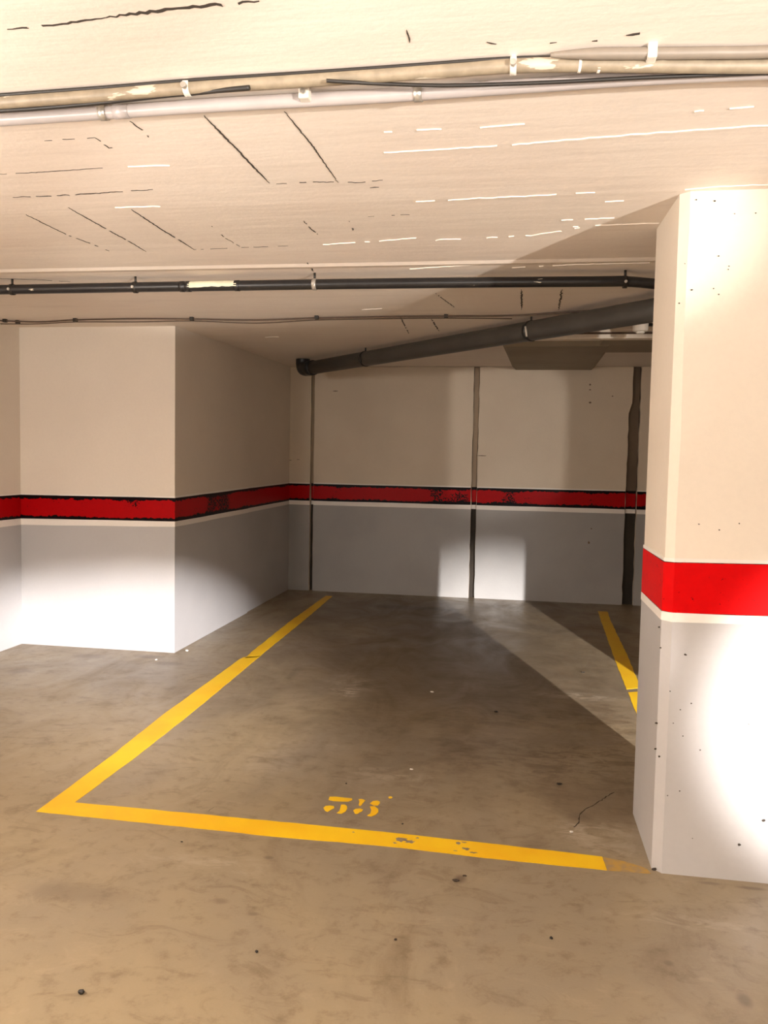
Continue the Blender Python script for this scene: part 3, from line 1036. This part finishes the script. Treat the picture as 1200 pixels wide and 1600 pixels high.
s5['label'] = 'yellow line on the right edge of the bay'
s6 = floor_strip('bay_line', [(.70, 4.2), (.728, 5.08)], [(.79, 4.2), (.815, 5.12)], M['yellow'], .003)
s6['label'] = 'near piece of the right bay line behind the pillar'

# stencilled bay number
def Z(px, py):          # stencil pieces read off the number plate
    return on_floor(480 + px / 7.5, 1220 + py / 7.5)


num = bpy.data.objects.new('bay_number', None)
col.objects.link(num)
num.parent = floor
num['label'] = 'worn yellow stencilled bay number 58'
STENCIL = [
    [(262, 190), (330, 188), (430, 200), (525, 208), (528, 228), (480, 246), (400, 244), (310, 240), (250, 226)],
    [(190, 320), (215, 298), (265, 292), (312, 300), (318, 322), (290, 336), (262, 352), (240, 366), (208, 352)],
    [(398, 282), (440, 280), (466, 300), (470, 330), (446, 365), (400, 388), (345, 380), (378, 355), (388, 320)],
    [(602, 218), (640, 216), (684, 232), (662, 252), (640, 282), (620, 300), (602, 284), (612, 250)],
    [(770, 240), (820, 234), (852, 246), (850, 270), (822, 292), (780, 290), (735, 268)],
    [(540, 350), (566, 332), (620, 328), (655, 340), (640, 362), (612, 374), (590, 390), (560, 388)],
    [(735, 302), (790, 300), (832, 335), (834, 370), (800, 402), (750, 422), (702, 410), (740, 386), (752, 345)],
    [(950, 190), (980, 184), (1002, 196), (985, 210), (958, 208)],
]
for s in STENCIL:
    pts = [Z(*q) for q in s]
    slab_xy('stencil_stroke', pts, .0002, LT, M['yellow_number'], num)

# bare concrete where the front line has flaked off
def blot(px, py, rx, ry):
    x, y = on_floor(px, py)
    o = []
    for j in range(16):
        t = 2 * math.pi * j / 16
        k = rnd.uniform(.45, 1.15)
        o.append((x + math.cos(t) * rx * k, y + math.sin(t) * ry * k))
    return o


for px, py, rx, ry in ((628, 1312, .030, .022), (640, 1316, .022, .014), (652, 1310, .007, .006), (617, 1318, .010, .006), (716, 1318, .012, .012),
                       (728, 1327, .016, .010), (740, 1333, .016, .006), (712, 1330, .008, .004), (552, 1301, .006, .004), (725, 1317, .012, .004)):
    slab_xy('flaked_spot', blot(px, py, rx, ry), .0005, .0017, M['floor'], floor)


def floor_crack(pxs, w):
    v, f = [], []
    pts = [Vector((*on_floor(*p), 0)) for p in pxs]
    line = []
    for a, b in zip(pts, pts[1:]):
        k = max(2, int((b - a).length / .015))
        line += [a.lerp(b, i / k) + Vector((rnd.uniform(-.004, .004), rnd.uniform(-.004, .004), 0)) for i in range(k)]
    line.append(pts[-1])
    for i, p in enumerate(line):
        d = (line[min(i + 1, len(line) - 1)] - line[max(0, i - 1)]).normalized()
        n_ = Vector((-d.y, d.x, 0)) * w * rnd.uniform(.2, .6)
        v += [(*(p - n_).xy, .0006), (*(p + n_).xy, .0006)]
    f = [(2 * i, 2 * i + 1, 2 * i + 3, 2 * i + 2) for i in range(len(line) - 1)]
    return mesh_obj('floor_crack', v, f, M['crack'], floor)


floor_crack([(897, 1293), (905, 1283), (907, 1271), (925, 1259), (948, 1245), (960, 1238)], .006)
floor_crack([(262, 1318), (333, 1262)][::-1][:1] + [(326, 1268)], .003)

# ------------------------------------------------------------------ litter on the floor
def crumb(name, px, py, size, mat, label, cat='debris', flat=.5, group=None):
    x, y = on_floor(px, py)
    bm = bmesh.new()
    bmesh.ops.create_icosphere(bm, subdivisions=2, radius=1)
    a, b = rnd.uniform(.75, 1.3), rnd.uniform(.6, 1.0)
    for v in bm.verts:
        k = 1 + .28 * math.sin(5 * v.co.x + 3 * v.co.y + px) * math.cos(4 * v.co.z + py)
        v.co = Vector((v.co.x * a * k, v.co.y * b * k, v.co.z * flat * k)) * size
    mz = min(v.co.z for v in bm.verts)
    for v in bm.verts:
        v.co.z -= mz
    me = bpy.data.meshes.new(name)
    bm.to_mesh(me)
    bm.free()
    o = link(name, me, mat)
    o.location = (x, y, 0)
    return tag(o, label, cat, group)


crumb('pebble', 127, 1553, .0085, M['pebble_dark'], 'dark pebble lying on the floor at lower left', 'pebble', .7)
crumb('pebble', 401, 1489, .0055, M['pebble_dark'], 'small black pebble on the open floor below the front line', 'pebble', .7)
crumb('pebble', 861, 1467, .005, M['pebble_dark'], 'tiny dark pebble on the floor left of the pillar base', 'pebble', .7)
crumb('dirt_clod', 712, 1377, .010, M['leaf'], 'brown clod of dirt just below the front yellow line', 'dirt', .35)
crumb('dirt_flake', 726, 1369, .008, M['leaf'], 'brown dirt flake beside the clod below the yellow line', 'dirt', .25)
crumb('oil_crumb', 775, 1113, .011, M['pebble_dark'], 'black crumb on the dark floor inside the bay', 'debris', .4)
crumb('oil_crumb', 874, 1226, .010, M['pebble_dark'], 'black crumb inside the bay nearest the pillar', 'debris', .35)
crumb('oil_crumb', 911, 1051, .009, M['pebble_dark'], 'black crumb in the light strip by the right line', 'debris', .4)
crumb('pebble', 541, 1225, .004, M['pebble_dark'], 'tiny black pebble just above the bay number', 'pebble', .6)
crumb('pebble', 629, 1288, .004, M['pebble_dark'], 'tiny black pebble between bay number and front line', 'pebble', .5)
crumb('plaster_crumb', 292, 1018, .012, M['pebble_pale'], 'white plaster crumb at the foot of the block corner', 'debris', .6)
crumb('plaster_crumb', 244, 1032, .010, M['pebble_pale'], 'white plaster crumb in front of the left block', 'debris', .5)
crumb('plaster_crumb', 675, 1082, .011, M['pebble_pale'], 'white crumb in the middle of the bay floor', 'debris', .4)
crumb('plaster_crumb', 893, 1301, .007, M['pebble_pale'], 'white crumb beside the front line near the pillar', 'debris', .5)
crumb('plaster_crumb', 643, 1203, .007, M['pebble_pale'], 'white crumb above the bay number to its right', 'debris', .4)
crumb('pebble', 618, 1469, .005, M['leaf'], 'brown speck of grit below the middle of the front line', 'pebble', .5)
crumb('grit_speck', 284, 1316, .004, M['pebble_dark'], 'black grit speck just below the front line at left', 'pebble', .5)
